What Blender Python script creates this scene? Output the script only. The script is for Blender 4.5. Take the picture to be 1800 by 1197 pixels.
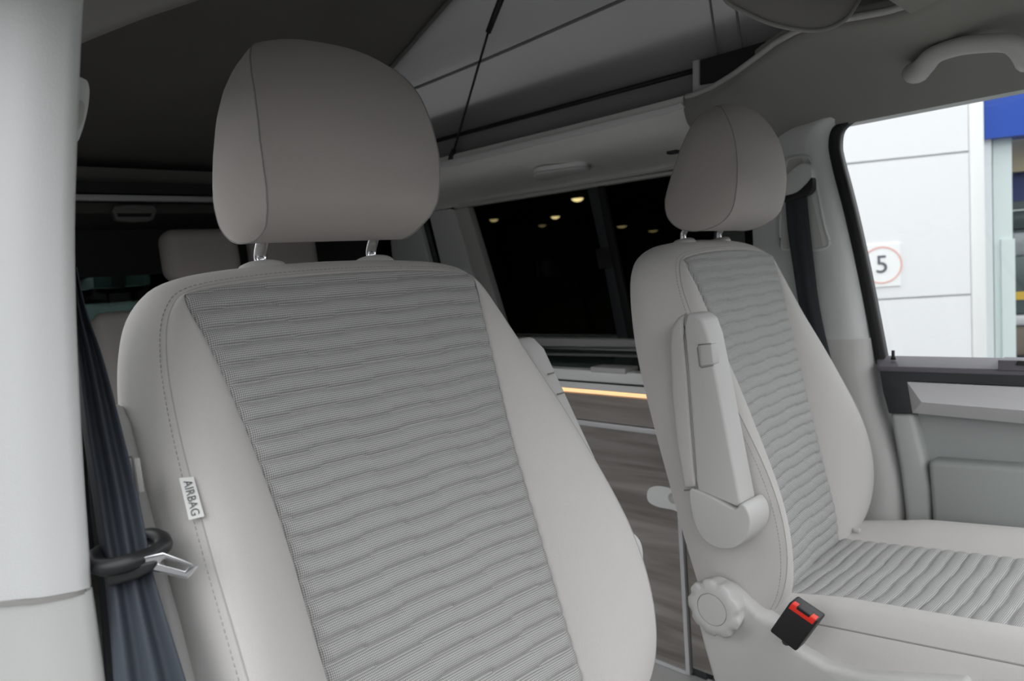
import bpy, bmesh, math, random
import numpy as np
from mathutils import Vector, Matrix, noise
random.seed(4)
for o in list(bpy.data.objects): bpy.data.objects.remove(o)
SC = bpy.context.scene
COL = SC.collection
# ------------------------------------------------------------------ camera
F = 1291.04                                   # focal length in pixels of an 1800 px frame
ROT = np.array([[.72013, -.11568, .68412], [-.68999, -.01543, .72366], [-.07315, -.99317, -.09092]])
_u, _s, _v = np.linalg.svd(ROT); ROT = _u @ _v
CAM = np.array([0, 0, 1.0])
cd = bpy.data.cameras.new('camera'); cam = bpy.data.objects.new('camera', cd); COL.objects.link(cam)
cd.sensor_width = 36; cd.lens = F * 36 / 1800; cd.clip_start = .02; cd.clip_end = 300
m = Matrix.Identity(4)
for i in range(3):
    m[i][0] = ROT[i, 0]; m[i][1] = -ROT[i, 1]; m[i][2] = -ROT[i, 2]; m[i][3] = CAM[i]
cam.matrix_world = m
cd.dof.use_dof = True; cd.dof.focus_distance = 1.02; cd.dof.aperture_fstop = 6.3
SC.camera = cam
# ------------------------------------------------------------------ world and light
W = bpy.data.worlds.new('world'); SC.world = W; W.use_nodes = True
bg = W.node_tree.nodes['Background']; bg.inputs[0].default_value = (.96, .98, 1, 1); bg.inputs[1].default_value = 1.0
VS = SC.view_settings
VS.view_transform = 'Standard'; VS.look = 'None'; VS.gamma = 1; VS.use_curve_mapping = False
VS.exposure = 1.40

# ------------------------------------------------------------------ pixel rays
def ray(px, py): return ROT @ np.array([(px - 900) / F, (py - 598.5) / F, 1.0])
def AX(px, py, x): d = ray(px, py); return CAM + d * (x - CAM[0]) / d[0]
def AY(px, py, y): d = ray(px, py); return CAM + d * (y - CAM[1]) / d[1]
def AZ(px, py, z): d = ray(px, py); return CAM + d * (z - CAM[2]) / d[2]
def AD(px, py, t): return CAM + ray(px, py) * t

# ------------------------------------------------------------------ materials
MATS = {}
def mat(name, col, rough=.6, metal=0, bump=0, bscale=200, var=0, vscale=8, spec=.5, trans=0, emit=None, estr=0, sheen=0):
    if name in MATS: return MATS[name]
    M = bpy.data.materials.new(name); M.use_nodes = True; nt = M.node_tree; b = nt.nodes['Principled BSDF']
    b.inputs['Base Color'].default_value = (*col, 1); b.inputs['Roughness'].default_value = rough
    b.inputs['Metallic'].default_value = metal; b.inputs['Specular IOR Level'].default_value = spec
    b.inputs['Sheen Weight'].default_value = sheen
    if trans: b.inputs['Transmission Weight'].default_value = trans
    if emit: b.inputs['Emission Color'].default_value = (*emit, 1); b.inputs['Emission Strength'].default_value = estr
    tc = nt.nodes.new('ShaderNodeTexCoord')
    if bump:
        n = nt.nodes.new('ShaderNodeTexNoise'); n.inputs['Scale'].default_value = bscale; n.inputs['Detail'].default_value = 3
        bp = nt.nodes.new('ShaderNodeBump'); bp.inputs['Strength'].default_value = bump; bp.inputs['Distance'].default_value = .001
        nt.links.new(tc.outputs['Object'], n.inputs['Vector']); nt.links.new(n.outputs['Fac'], bp.inputs['Height']); nt.links.new(bp.outputs['Normal'], b.inputs['Normal'])
    if var:
        n = nt.nodes.new('ShaderNodeTexNoise'); n.inputs['Scale'].default_value = vscale; n.inputs['Detail'].default_value = 4
        r = nt.nodes.new('ShaderNodeValToRGB')
        r.color_ramp.elements[0].position = .3; r.color_ramp.elements[1].position = .7
        r.color_ramp.elements[0].color = (*[c * (1 - var) for c in col], 1); r.color_ramp.elements[1].color = (*[min(1, c * (1 + var)) for c in col], 1)
        nt.links.new(tc.outputs['Object'], n.inputs['Vector']); nt.links.new(n.outputs['Fac'], r.inputs['Fac']); nt.links.new(r.outputs['Color'], b.inputs['Base Color'])
    MATS[name] = M; return M

def mathn(nt, op, a, b=None):
    n = nt.nodes.new('ShaderNodeMath'); n.operation = op
    for i, v in enumerate((a, b)):
        if v is None: continue
        if isinstance(v, (int, float)): n.inputs[i].default_value = v
        else: nt.links.new(v, n.inputs[i])
    return n.outputs[0]

def weave_mat():
    M = bpy.data.materials.new('woven_insert_fabric'); M.use_nodes = True; nt = M.node_tree; b = nt.nodes['Principled BSDF']
    uv = nt.nodes.new('ShaderNodeUVMap'); sp = nt.nodes.new('ShaderNodeSeparateXYZ'); nt.links.new(uv.outputs[0], sp.inputs[0])
    u, v = sp.outputs[0], sp.outputs[1]
    su = mathn(nt, 'SINE', mathn(nt, 'MULTIPLY', u, 2 * math.pi / .0019))
    row = mathn(nt, 'SINE', mathn(nt, 'MULTIPLY', v, 2 * math.pi / .0024))
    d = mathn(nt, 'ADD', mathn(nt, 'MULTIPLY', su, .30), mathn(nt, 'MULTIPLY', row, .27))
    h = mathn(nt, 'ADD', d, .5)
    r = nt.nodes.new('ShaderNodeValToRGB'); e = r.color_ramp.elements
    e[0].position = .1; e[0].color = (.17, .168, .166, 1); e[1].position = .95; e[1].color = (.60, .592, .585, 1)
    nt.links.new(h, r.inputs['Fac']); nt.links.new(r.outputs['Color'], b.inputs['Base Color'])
    bp = nt.nodes.new('ShaderNodeBump'); bp.inputs['Strength'].default_value = .35; bp.inputs['Distance'].default_value = .0006
    nt.links.new(h, bp.inputs['Height']); nt.links.new(bp.outputs['Normal'], b.inputs['Normal'])
    b.inputs['Roughness'].default_value = .8; b.inputs['Specular IOR Level'].default_value = .25; b.inputs['Sheen Weight'].default_value = .1
    return M

def wood_mat(name, c0, c1, c2):
    M = bpy.data.materials.new(name); M.use_nodes = True; nt = M.node_tree; b = nt.nodes['Principled BSDF']
    tc = nt.nodes.new('ShaderNodeTexCoord'); mp = nt.nodes.new('ShaderNodeMapping'); mp.inputs['Scale'].default_value = (2, 1.1, 17)
    nt.links.new(tc.outputs['Object'], mp.inputs[0])
    n = nt.nodes.new('ShaderNodeTexNoise'); n.inputs['Scale'].default_value = 1.3; n.inputs['Detail'].default_value = 7; n.inputs['Distortion'].default_value = 1.2
    nt.links.new(mp.outputs[0], n.inputs['Vector'])
    r = nt.nodes.new('ShaderNodeValToRGB'); e = r.color_ramp.elements
    e[0].position = .3; e[0].color = (*c0, 1); e[1].position = .72; e[1].color = (*c2, 1); k = e.new(.5); k.color = (*c1, 1)
    nt.links.new(n.outputs['Fac'], r.inputs['Fac']); nt.links.new(r.outputs['Color'], b.inputs['Base Color'])
    b.inputs['Roughness'].default_value = .45
    return M

def glass_mat(name, tint, gloss=.06, gcol=(1, 1, 1)):
    M = bpy.data.materials.new(name); M.use_nodes = True; nt = M.node_tree; nt.nodes.remove(nt.nodes['Principled BSDF'])
    t = nt.nodes.new('ShaderNodeBsdfTransparent'); t.inputs[0].default_value = (*tint, 1)
    g = nt.nodes.new('ShaderNodeBsdfGlossy'); g.inputs['Roughness'].default_value = .02; g.inputs[0].default_value = (*gcol, 1)
    mx = nt.nodes.new('ShaderNodeMixShader'); mx.inputs[0].default_value = gloss
    nt.links.new(t.outputs[0], mx.inputs[1]); nt.links.new(g.outputs[0], mx.inputs[2]); nt.links.new(mx.outputs[0], nt.nodes['Material Output'].inputs[0])
    return M

def canvas_mat():
    M = bpy.data.materials.new('grey_tent_canvas'); M.use_nodes = True; nt = M.node_tree; b = nt.nodes['Principled BSDF']
    b.inputs['Base Color'].default_value = (.28, .274, .274, 1); b.inputs['Roughness'].default_value = .85
    t = nt.nodes.new('ShaderNodeBsdfTranslucent'); t.inputs[0].default_value = (.35, .345, .35, 1)
    mx = nt.nodes.new('ShaderNodeMixShader'); mx.inputs[0].default_value = .17
    nt.links.new(b.outputs[0], mx.inputs[1]); nt.links.new(t.outputs[0], mx.inputs[2]); nt.links.new(mx.outputs[0], nt.nodes['Material Output'].inputs[0])
    tc = nt.nodes.new('ShaderNodeTexCoord'); n = nt.nodes.new('ShaderNodeTexNoise'); n.inputs['Scale'].default_value = 6; n.inputs['Detail'].default_value = 2
    bp = nt.nodes.new('ShaderNodeBump'); bp.inputs['Strength'].default_value = .5; bp.inputs['Distance'].default_value = .02
    nt.links.new(tc.outputs['Object'], n.inputs['Vector']); nt.links.new(n.outputs['Fac'], bp.inputs['Height']); nt.links.new(bp.outputs['Normal'], b.inputs['Normal'])
    return M

FAB = mat('plain_seat_fabric', (.56, .542, .525), .85, bump=.35, bscale=1400, var=.03, vscale=900, spec=.2, sheen=.12)
WEAVE = weave_mat()
HEADFAB_SHADED = mat('shaded_headrest_fabric', (.49, .455, .425), .85, bump=.35, bscale=1400, var=.03, vscale=900, spec=.2, sheen=.12)  # brownish seat fabric; the headrests' shade is put into the colour
STITCH = mat('stitch_thread', (.40, .39, .375), .8)
SEAMD = mat('seam_groove', (.30, .29, .28), .9)
PLAST = mat('light_grey_plastic', (.57, .565, .55), .5, bump=.15, bscale=900, spec=.4)
PILLAR = mat('pillar_trim_plastic', (.71, .73, .715), .55, bump=.2, bscale=700, spec=.4)
RAILM = mat('pale_rail_plastic', (.86, .855, .82), .5)
LINER = mat('headliner_cloth', (.29, .285, .262), .9, bump=.25, bscale=900, spec=.2)
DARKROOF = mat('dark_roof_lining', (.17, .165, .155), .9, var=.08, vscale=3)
BLACK = mat('black_plastic', (.015, .015, .016), .45)
BLACKRUB = mat('black_rubber', (.008, .008, .009), .6)
DARKGREY = mat('charcoal_plastic', (.035, .038, .042), .5)
SILLGREY = mat('sill_grey_plastic', (.15, .14, .16), .5)
SILVER = mat('satin_silver_trim', (.66, .65, .66), .35, metal=0)
ALU = mat('brushed_aluminium', (.66, .66, .67), .4, metal=.15)
WHITE = mat('white_plastic', (.86, .86, .85), .45)
CHROME = mat('chrome', (.85, .85, .86), .12, metal=1)
BELT = mat('blue_grey_webbing', (.044, .053, .068), .7, bump=.5, bscale=900)
BELTD = mat('dark_webbing', (.035, .040, .047), .75, bump=.4, bscale=900)
RED = mat('red_button', (.85, .035, .02), .4)
DOORP = mat('door_panel_plastic', (.36, .38, .37), .6, bump=.15, bscale=800)
WOOD = wood_mat('grey_wood_laminate', (.16, .138, .122), (.27, .245, .225), (.40, .37, .345))
LED = mat('warm_led', (1, .8, .5), .5, emit=(1, .58, .28), estr=.36)
TINT = glass_mat('privacy_glass', (.10, .105, .10), .008)
CLEAR = glass_mat('clear_glass', (.97, .98, .975), .03)
TEALGLASS = mat('dark_glass_lid', (.05, .078, .072), .08, spec=.6)
CANVAS = canvas_mat()
FLOORM = mat('vinyl_floor', (.22, .21, .20), .6, var=.1)

# ------------------------------------------------------------------ mesh helpers
def mk(name, v, f, material, parent=None, smooth=True, uv=None, kind=None):
    me = bpy.data.meshes.new(name); me.from_pydata([tuple(map(float, p)) for p in v], [], f); me.validate()
    bm = bmesh.new(); bm.from_mesh(me); bmesh.ops.remove_doubles(bm, verts=bm.verts, dist=1e-6) if uv is None else None
    bmesh.ops.recalc_face_normals(bm, faces=bm.faces); bm.to_mesh(me); bm.free()
    if uv is not None:
        L = me.uv_layers.new(name='UVMap')
        vi = np.zeros(len(me.loops), dtype=np.int32); me.loops.foreach_get('vertex_index', vi); L.data.foreach_set('uv', np.array(uv, dtype=np.float32)[vi].ravel())
    me.materials.append(material)
    if smooth:
        for p in me.polygons: p.use_smooth = True
    o = bpy.data.objects.new(name, me); COL.objects.link(o)
    if parent is not None:
        o.parent = parent
        if parent.type == 'EMPTY': o.location = [-c for c in parent.location]
    if kind: o['kind'] = kind
    return o
def tag(o, label, cat, group=None):
    o['label'] = label; o['category'] = cat
    if group: o['group'] = group
    return o
def thing(name, label, cat, loc, group=None):
    o = bpy.data.objects.new(name, None); COL.objects.link(o); o.location = [float(c) for c in loc]; o.empty_display_size = .05
    return tag(o, label, cat, group)
def struct(o, label=None, cat=None):
    o['kind'] = 'structure'
    if label: o['label'] = label
    if cat: o['category'] = cat
    return o
def sharp(o, ang=35):
    o.data.set_sharp_from_angle(angle=math.radians(ang)); return o
def grid(rows, closeu=False, closev=False):
    n = len(rows); k = len(rows[0]); v = [p for r in rows for p in r]; f = []
    for i in range(n if closev else n - 1):
        for j in range(k if closeu else k - 1):
            a = i * k + j; b = i * k + (j + 1) % k; i2 = (i + 1) % n
            f.append((a, b, i2 * k + (j + 1) % k, i2 * k + j))
    return v, f
def gridf(n, k): return [(i * k + j, i * k + j + 1, (i + 1) * k + j + 1, (i + 1) * k + j) for i in range(n - 1) for j in range(k - 1)]
def cat(P, n, closed=False):
    """Catmull-Rom through P, n samples in each span"""
    P = [np.array(p, float) for p in P]; out = []; m = len(P)
    for i in range(m if closed else m - 1):
        if closed: a, b, c, d = P[i - 1], P[i], P[(i + 1) % m], P[(i + 2) % m]
        else: a, b, c, d = P[max(i - 1, 0)], P[i], P[i + 1], P[min(i + 2, m - 1)]
        for k in range(n):
            t = k / n
            out.append(.5 * (2 * b + (c - a) * t + (2 * a - 5 * b + 4 * c - d) * t * t + (3 * b - a - 3 * c + d) * t ** 3))
    if not closed: out.append(P[-1])
    return out
def lerp(a, b, t): return a + (b - a) * t
def tube_vf(path, r, n=10, closed=False, flat=1.0, up=(0, 0, 1), caps=True):
    P = [np.array(p, float) for p in path]; m = len(P); rows = []
    up = np.array(up, float)
    for i in range(m):
        t = P[(i + 1) % m] - P[i - 1] if closed else P[min(i + 1, m - 1)] - P[max(i - 1, 0)]
        t /= np.linalg.norm(t) + 1e-12
        s = np.cross(t, up); s = s / np.linalg.norm(s) if np.linalg.norm(s) > 1e-6 else np.array([1, 0, 0.])
        w = np.cross(s, t); ri = r[i] if hasattr(r, '__len__') else r
        rows.append([P[i] + s * math.cos(a) * ri + w * math.sin(a) * ri * flat for a in [2 * math.pi * k / n for k in range(n)]])
    v, f = grid(rows, True, closed)
    if caps and not closed:
        f.append(tuple(range(n))[::-1]); f.append(tuple((m - 1) * n + k for k in range(n)))
    return v, f
def tube(name, path, r, material, parent=None, n=10, closed=False, flat=1.0, up=(0, 0, 1)):
    v, f = tube_vf(path, r, n, closed, flat, up); return mk(name, v, f, material, parent)
def join(parts):
    V = []; Fc = []
    for v, f in parts:
        o = len(V); V += list(v); Fc += [tuple(i + o for i in q) for q in f]
    return V, Fc
def bevelled(name, v, f, material, parent, bev, seg=3, ang=30):
    o = mk(name, v, f, material, parent, True)
    if bev:
        bm = bmesh.new(); bm.from_mesh(o.data)
        es = [e for e in bm.edges if len(e.link_faces) == 2 and e.calc_face_angle(0) > math.radians(ang)]
        bmesh.ops.bevel(bm, geom=es, offset=bev, segments=seg, profile=.5, affect='EDGES', clamp_overlap=True)
        for q in bm.faces: q.smooth = True
        bm.to_mesh(o.data); bm.free()
    sharp(o, 40); return o
def box_vf(lo, hi):
    x0, y0, z0 = lo; x1, y1, z1 = hi
    v = [(x0, y0, z0), (x1, y0, z0), (x1, y1, z0), (x0, y1, z0), (x0, y0, z1), (x1, y0, z1), (x1, y1, z1), (x0, y1, z1)]
    return v, [(3, 2, 1, 0), (4, 5, 6, 7), (0, 1, 5, 4), (1, 2, 6, 5), (2, 3, 7, 6), (3, 0, 4, 7)]
def box(name, lo, hi, material, parent=None, bev=0, seg=2):
    lo, hi = [min(a, b) for a, b in zip(lo, hi)], [max(a, b) for a, b in zip(lo, hi)]
    return bevelled(name, *box_vf(lo, hi), material, parent, bev, seg)
def prism_vf(pts, off):
    """polygon of 3-D points pushed by the vector off"""
    n = len(pts); off = np.array(off, float)
    v = [np.array(p, float) for p in pts] + [np.array(p, float) + off for p in pts]
    f = [tuple(range(n))[::-1], tuple(range(n, 2 * n))] + [(i, (i + 1) % n, n + (i + 1) % n, n + i) for i in range(n)]
    return v, f
def prism(name, pts, off, material, parent=None, bev=0, seg=3):
    return bevelled(name, *prism_vf(pts, off), material, parent, bev, seg)
def pxprism(name, pix, x, off, material, parent=None, bev=0, smooth=0, seg=3):
    p = [AX(a, b, x) for a, b in pix]
    if smooth: p = cat(p, smooth, True)
    return prism(name, p, off, material, parent, bev, seg)
def obox(name, c, ax, ay, az, material, parent=None, bev=0, seg=2):
    """box about c with half-axes ax ay az"""
    c, ax, ay, az = [np.array(q, float) for q in (c, ax, ay, az)]
    v = [c + sx * ax + sy * ay + sz * az for sz in (-1, 1) for sx, sy in ((-1, -1), (1, -1), (1, 1), (-1, 1))]
    return bevelled(name, v, box_vf((0,) * 3, (1,) * 3)[1], material, parent, bev, seg)
def text_vf(s, size):
    c = bpy.data.curves.new('t', 'FONT'); c.body = s; c.size = size; c.align_x = 'CENTER'; c.align_y = 'CENTER'; c.resolution_u = 4
    o = bpy.data.objects.new('t', c); COL.objects.link(o); bpy.context.view_layer.update()
    me = bpy.data.meshes.new_from_object(o.evaluated_get(bpy.context.evaluated_depsgraph_get()))
    v = [np.array(p.co) for p in me.vertices]; f = [tuple(p.vertices) for p in me.polygons]
    bpy.data.objects.remove(o); bpy.data.curves.remove(c); bpy.data.meshes.remove(me); return v, f
def text(name, s, size, c, ex, ey, material, parent, depth=.0):
    v, f = text_vf(s, size); ex, ey, c = map(lambda q: np.array(q, float), (ex, ey, c))
    return mk(name, [c + ex * p[0] + ey * p[1] for p in v], f, material, parent, False)
def dashes_vf(path, step, length, r):
    """short thread stitches along a path"""
    P = np.array(path); d = np.r_[0, np.cumsum(np.linalg.norm(np.diff(P, axis=0), axis=1))]; out = []
    at = lambda s: np.array([np.interp(s, d, P[:, k]) for k in range(3)])
    s = 0
    while s + length < d[-1]:
        out.append(tube_vf([at(s), at(s + length * .5), at(s + length)], [r * .6, r, r * .6], 5)); s += step
    return join(out)

# ------------------------------------------------------------------ the van's shell (X to the far side, Y to the rear, Z up)
MIRX = .972 * 2
struct(box('floor', (.10, -.75, -.05), (1.86, 3.4, 0), FLOORM), 'grey vinyl floor of the van', 'floor')
# headliner: inner edge of the roof opening at each Y (far side), mirrored for the near side
EY = [(3.30, 1.50, 1.368), (2.6, 1.50, 1.366), (1.9, 1.50, 1.364), (1.2, 1.50, 1.357), (1.0, 1.50, 1.357), (.96, 1.498, 1.357)]
for q in ((1222, 178, 1.492), (1255, 164, 1.48), (1290, 143, 1.462), (1330, 114, 1.44), (1365, 88, 1.415), (1400, 69, 1.388), (1440, 55, 1.365), (1500, 46, 1.35), (1560, 36, 1.338), (1600, 24, 1.328)):
    p = AX(*q); EY.append((p[1], q[2], p[2]))
EY += [(.30, 1.32, 1.388), (0, 1.32, 1.385), (-.55, 1.32, 1.36)]
ys = [e[0] for e in EY][::-1]
def edge(y): return np.interp(y, ys, [e[1] for e in EY][::-1]), np.interp(y, ys, [e[2] for e in EY][::-1])
NEARE = [(3.3, .24, 1.36), (1.6, .25, 1.36), (1.3, .285, 1.36), (1.14, .318, 1.36), (1.02, .352, 1.36), (.92, .392, 1.362), (.80, .44, 1.372), (.63, .53, 1.395), (.42, .619, 1.388), (-.6, .624, 1.36)]
nys = [e[0] for e in NEARE][::-1]
def nedge(y): return np.interp(y, nys, [e[1] for e in NEARE][::-1]), np.interp(y, nys, [e[2] for e in NEARE][::-1])
RAILP = [(0, .018), (-.004, .012), (-.004, 0), (-.003, -.016), (.001, -.030), (.009, -.044), (.025, -.056), (.06, -.064), (.11, -.070), (.18, -.074), (.22, -.078), (.26, -.084), (.285, -.09), (.30, -.10)]
def liner_rows(side, yl, rail):
    rows = []
    for y in yl:
        if side > 0:
            xe, ze = edge(y); b = 1 if rail else min(1, max(0, 1 - (.945 - y) / .13)); b = b * b * (3 - 2 * b); r = []
            cab = [(.004, .016), (-.002, .008)] + [((1.80 - xe) * k / 11, (1.290 - ze) * (k / 11) ** 2) for k in range(12)]
            for (ax, az), (cx_, cz) in zip(RAILP, cab): r.append((xe + lerp(cx_, ax, b), y, ze + lerp(cz, az, b)))
        else:
            xe, ze = nedge(y); r = [(xe, y, ze + .016), (xe + .002, y, ze + .008)] + [(lerp(xe, .13, k / 11), y, ze + (1.268 - ze) * (k / 11) ** 2) for k in range(12)]
        rows.append(r)
    return rows
a = struct(mk('ceiling', *grid(liner_rows(1, np.linspace(3.3, .953, 24), True)), RAILM), 'far side pale headliner strip above the windows', 'ceiling')
mk('cab_headliner', *grid(liner_rows(1, np.r_[np.linspace(.9525, .42, 40), np.linspace(.40, -.06, 12)], False)), LINER, a)
struct(mk('ceiling', *grid(liner_rows(-1, np.linspace(1.25, -.06, 40), False)), LINER), 'near side beige headliner above the open door', 'ceiling')
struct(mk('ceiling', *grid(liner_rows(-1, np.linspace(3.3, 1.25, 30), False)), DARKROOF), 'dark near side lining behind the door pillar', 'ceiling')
front = mk('ceiling', *grid([[(lerp(.615, 1.33, k / 10), lerp(.42, -.06, i / 8), lerp(nedge(lerp(.42, -.06, i / 8))[1], edge(lerp(.42, -.06, i / 8))[1], k / 10)) for k in range(11)] for i in range(9)]), LINER)
struct(front, 'grey cloth cab roof lining in front of the roof opening', 'ceiling')
# bead trims along the far edge of the opening
e = [(edge(y)[0] - .002, y, edge(y)[1] + .014) for y in np.linspace(.945, .425, 40)]
tube('edge_bead', e, .006, PLAST, front, 8)
e = [(edge(y)[0] + .008, y, edge(y)[1] + .024) for y in np.linspace(.745, .43, 40)]
tube('edge_bead', e, .0075, LINER, front, 8, flat=1.3)
tube('edge_bead', [(nedge(y)[0] - .002, y, nedge(y)[1] + .012) for y in np.linspace(1.25, .425, 40)], .006, LINER, front, 8)
# outer roof skins that close the body
ROOFZ = lambda y: 1.745 - .363 * (y - 2.076)
for nm, lo, hi in (('wall_roof_far', (1.545, -.06, 1.50), (1.92, 3.45, 1.53)), ('wall_roof_near', (.02, -.06, 1.50), (.26, 3.45, 1.53)), ('wall_roof_front', (.26, -.06, 1.40), (1.545, .36, 1.50)), ('wall_roof_rear', (.20, 2.72, 1.37), (1.545, 3.45, 1.45))):
    struct(box(nm, lo, hi, DARKROOF), 'roof skin of the van, ' + nm.split('_')[-1] + ' piece', 'roof')
struct(box('wall_near', (.03, 1.9, 0), (.10, 3.4, 1.5), PILLAR), 'near side wall of the van behind the door pillar', 'wall')
struct(box('wall_side_header', (.03, -.06, 1.30), (.15, .86, 1.5), PILLAR), 'header above the open near door', 'wall')
struct(box('wall_front', (.1, -.80, 0), (1.86, -.74, .82), DARKGREY), 'bulkhead below the windscreen', 'wall')
# raised pop-up roof lid and canvas
lid = prism('pop_up_roof_lid', [(.21, .30, ROOFZ(.30)), (1.56, .30, ROOFZ(.30)), (1.56, 2.95, ROOFZ(2.95)), (.21, 2.95, ROOFZ(2.95))], (0, 0, .04), DARKROOF)
tag(lid, 'dark lining of the raised pop-up roof above the near headrest', 'roof')
def canvas_rows(x0, sgn):
    rows = []
    for i in range(121):
        y = lerp(.34, 2.93, i / 120); zb = (1.372 if sgn < 0 or y > .93 else 1.425); zt = max(ROOFZ(y) - .002, zb + .02); r = []
        zs = sorted(list(np.linspace(zb, zt, 22)) + [min(1.645, zt)])
        for z in zs:
            fold = max(0, 1 - abs(z - 1.645) / .10) * .016 * min(1, (zt - zb) / .3)
            wr = .008 * noise.noise(Vector((y * 3, z * 3.5, 0))) + .004 * math.sin(z * 19 + y * 4)
            if z < 1.46: wr *= (z - zb) / .09
            r.append((x0 - sgn * (fold + wr), y, z))
        rows.append(r)
    return rows
cv = thing('roof_canvas', 'grey tent canvas side wall of the raised roof', 'canvas', (1.53, 1.5, 1.372))
mk('canvas_panel', *grid(canvas_rows(1.532, 1)), CANVAS, cv)
tube('canvas_fold', [(1.512, y, 1.645 - .02 * math.sin((y - 1) * 1.6)) for y in np.linspace(.4, 2.25, 30)], .0045, CANVAS, cv, 8)
for px in ((1256, 1270), (1300, 1312)):
    p = AX(px[0] + 5, 95, 1.524); q = AX(px[0] - 8, 0, 1.50)
    tube('canvas_seam', [p, lerp(p, q, .5), q, q + (q - p)], .003, CANVAS, cv, 6)
tube('lid_edge_welt', [(1.518, y, ROOFZ(y) - .012) for y in np.linspace(.36, 2.85, 20)], .007, DARKROOF, cv, 8)
p0, p1 = AX(762, 249, 1.515), AX(1232, 121, 1.515)
tube('black_track', [p0 + (p0 - p1) * .9, p0, lerp(p0, p1, .5), p1], .0062, BLACKRUB, cv, 8)
cn = thing('roof_canvas', 'near side canvas wall of the raised roof', 'canvas', (.245, 1.5, 1.372))
mk('canvas_panel', *grid(canvas_rows(.245, -1)), CANVAS, cn)
cf = mk('roof_canvas', *grid([[(lerp(.23, 1.54, k / 24), .345 + .01 * math.sin(k * 1.3 + z * 9), z) for k in range(25)] for z in np.linspace(1.39, ROOFZ(.345), 16)]), CANVAS)
tag(cf, 'front canvas wall of the raised roof', 'canvas')
# gas strut
st = thing('gas_strut', 'thin black gas strut standing before the roof canvas', 'strut', AX(795, 282, 1.50))
a, b, c = AX(797, 268, 1.50), AX(858, 57, 1.50), AX(884, -10, 1.50)
tube('rod', [a, lerp(a, b, .5), b + (b - a) * .02], .0036, BLACK, st, 8)
tube('cylinder', [b, lerp(b, c, .5), c, c + (c - b) * 1.6], [.0085, .0095, .0095, .0095], BLACK, st, 12)
tube('foot', [AX(794, 282, 1.50), AX(795, 274, 1.50), AX(798, 262, 1.50)], [.012, .011, .006], BLACK, st, 12)
# light lip and black recess at the roof opening's corner
lip = pxprism('trim_1', [(765, 287), (1180, 186), (1197, 180), (1202, 188), (1180, 197), (765, 298)], 1.486, (.012, 0, 0), WHITE, None, .001)
struct(lip, 'pale edging along the rail under the roof canvas', 'trim')
rp = thing('roof_corner_panel', 'black recessed panel with pale frame at the roof opening corner', 'panel', AX(1225, 150, 1.5))
pxprism('black_panel', [(1226, 107), (1250, 100), (1396, 58), (1396, 80), (1310, 132), (1226, 154)], 1.512, (.02, 0, 0), BLACK, rp)
pxprism('pale_frame', [(1217, 107), (1228, 104), (1228, 150), (1270, 143), (1310, 122), (1312, 130), (1272, 152), (1217, 166)], 1.505, (.012, 0, 0), PLAST, rp, .002)
# rounded fabric flap hanging from the opening
fl = thing('roof_flap', 'rounded grey fabric flap hanging from the roof opening', 'flap', AD(1395, 20, 1.16))
out = [(1262, -40), (1275, 0), (1310, 22), (1350, 40), (1390, 50), (1430, 54), (1462, 48), (1488, 32), (1503, 12), (1512, -6), (1516, -40)]
pts = cat([AD(a, b, 1.16 + .00008 * (a - 1262)) for a, b in out], 5)
mid = np.mean(pts, axis=0)
fd = np.array(ray(1400, 20)); fd /= np.linalg.norm(fd)
prism('flap_body', pts, fd * .018, mat('flap_fabric', (.30, .29, .27), .9, bump=.4, bscale=700), fl, .004)
tube('piping', pts, .0035, LINER, fl, 8)
inn = [lerp(p, mid, .10) - fd * .0005 for p in pts]
mk('stitching', *dashes_vf(inn, .007, .0045, .0007), SEAMD, fl)
# grab handle
gh = thing('grab_handle', 'grey moulded grab handle on the cab ceiling', 'handle', AX(1625, 130, 1.60))
pth = [AX(*q, x) for *q, x in ((1610, 128, 1.60), (1621, 119, 1.565), (1642, 97, 1.53), (1684, 82, 1.515), (1732, 76, 1.515), (1770, 76, 1.515), (1792, 86, 1.53), (1806, 102, 1.565), (1812, 106, 1.60))]
pth = cat(pth, 6); k = len(pth)
tube('grip', pth, [.0195 + .006 * (abs(2 * i / (k - 1) - 1) ** 4) for i in range(k)], PLAST, gh, 14, flat=.8)

# ------------------------------------------------------------------ far side wall: windows, pillars
WX = 1.80
struct(box('wall_far', (1.83, .95, 0), (1.90, 3.4, .775), PILLAR), 'far side wall below the windows', 'wall')
struct(box('wall_far_upper', (1.83, -.06, 1.298), (1.90, 3.4, 1.52), PILLAR), 'far side wall above the windows', 'wall')
w1 = pxprism('window_1', [(808, 352), (1330, 268), (1330, 600), (895, 598)], WX + .03, (.004, 0, 0), TINT)
struct(w1, 'dark tinted sliding window above the kitchen unit', 'window')
pxprism('window_top_trim', [(800, 352), (1330, 264), (1330, 272), (805, 360)], WX - .012, (.03, 0, 0), PLAST, w1, .003)
pxprism('window_top_trim', [(790, 362), (1330, 276), (1330, 283), (800, 367)], WX - .004, (.03, 0, 0), PLAST, w1, .003)
pxprism('side_frame', [(800, 368), (822, 364), (905, 640), (880, 640)], WX - .004, (.03, 0, 0), PLAST, w1, .003)
pxprism('side_frame', [(780, 372), (797, 368), (876, 640), (850, 640)], WX - .012, (.03, 0, 0), PILLAR, w1, .003)
pxprism('divider', [(1030, 323), (1053, 320), (1082, 452), (1108, 600), (1086, 600), (1060, 460)], WX + .015, (.01, 0, 0), DARKGREY, w1, .002)
pxprism('divider', [(1047, 321), (1058, 319), (1084, 440), (1118, 600), (1104, 600), (1072, 445)], WX + .006, (.012, 0, 0), BLACKRUB, w1, .002)
pxprism('slider_catch', [(1046, 438), (1078, 432), (1083, 468), (1052, 474)], WX + .01, (.012, 0, 0), BLACK, w1, .002)
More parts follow.
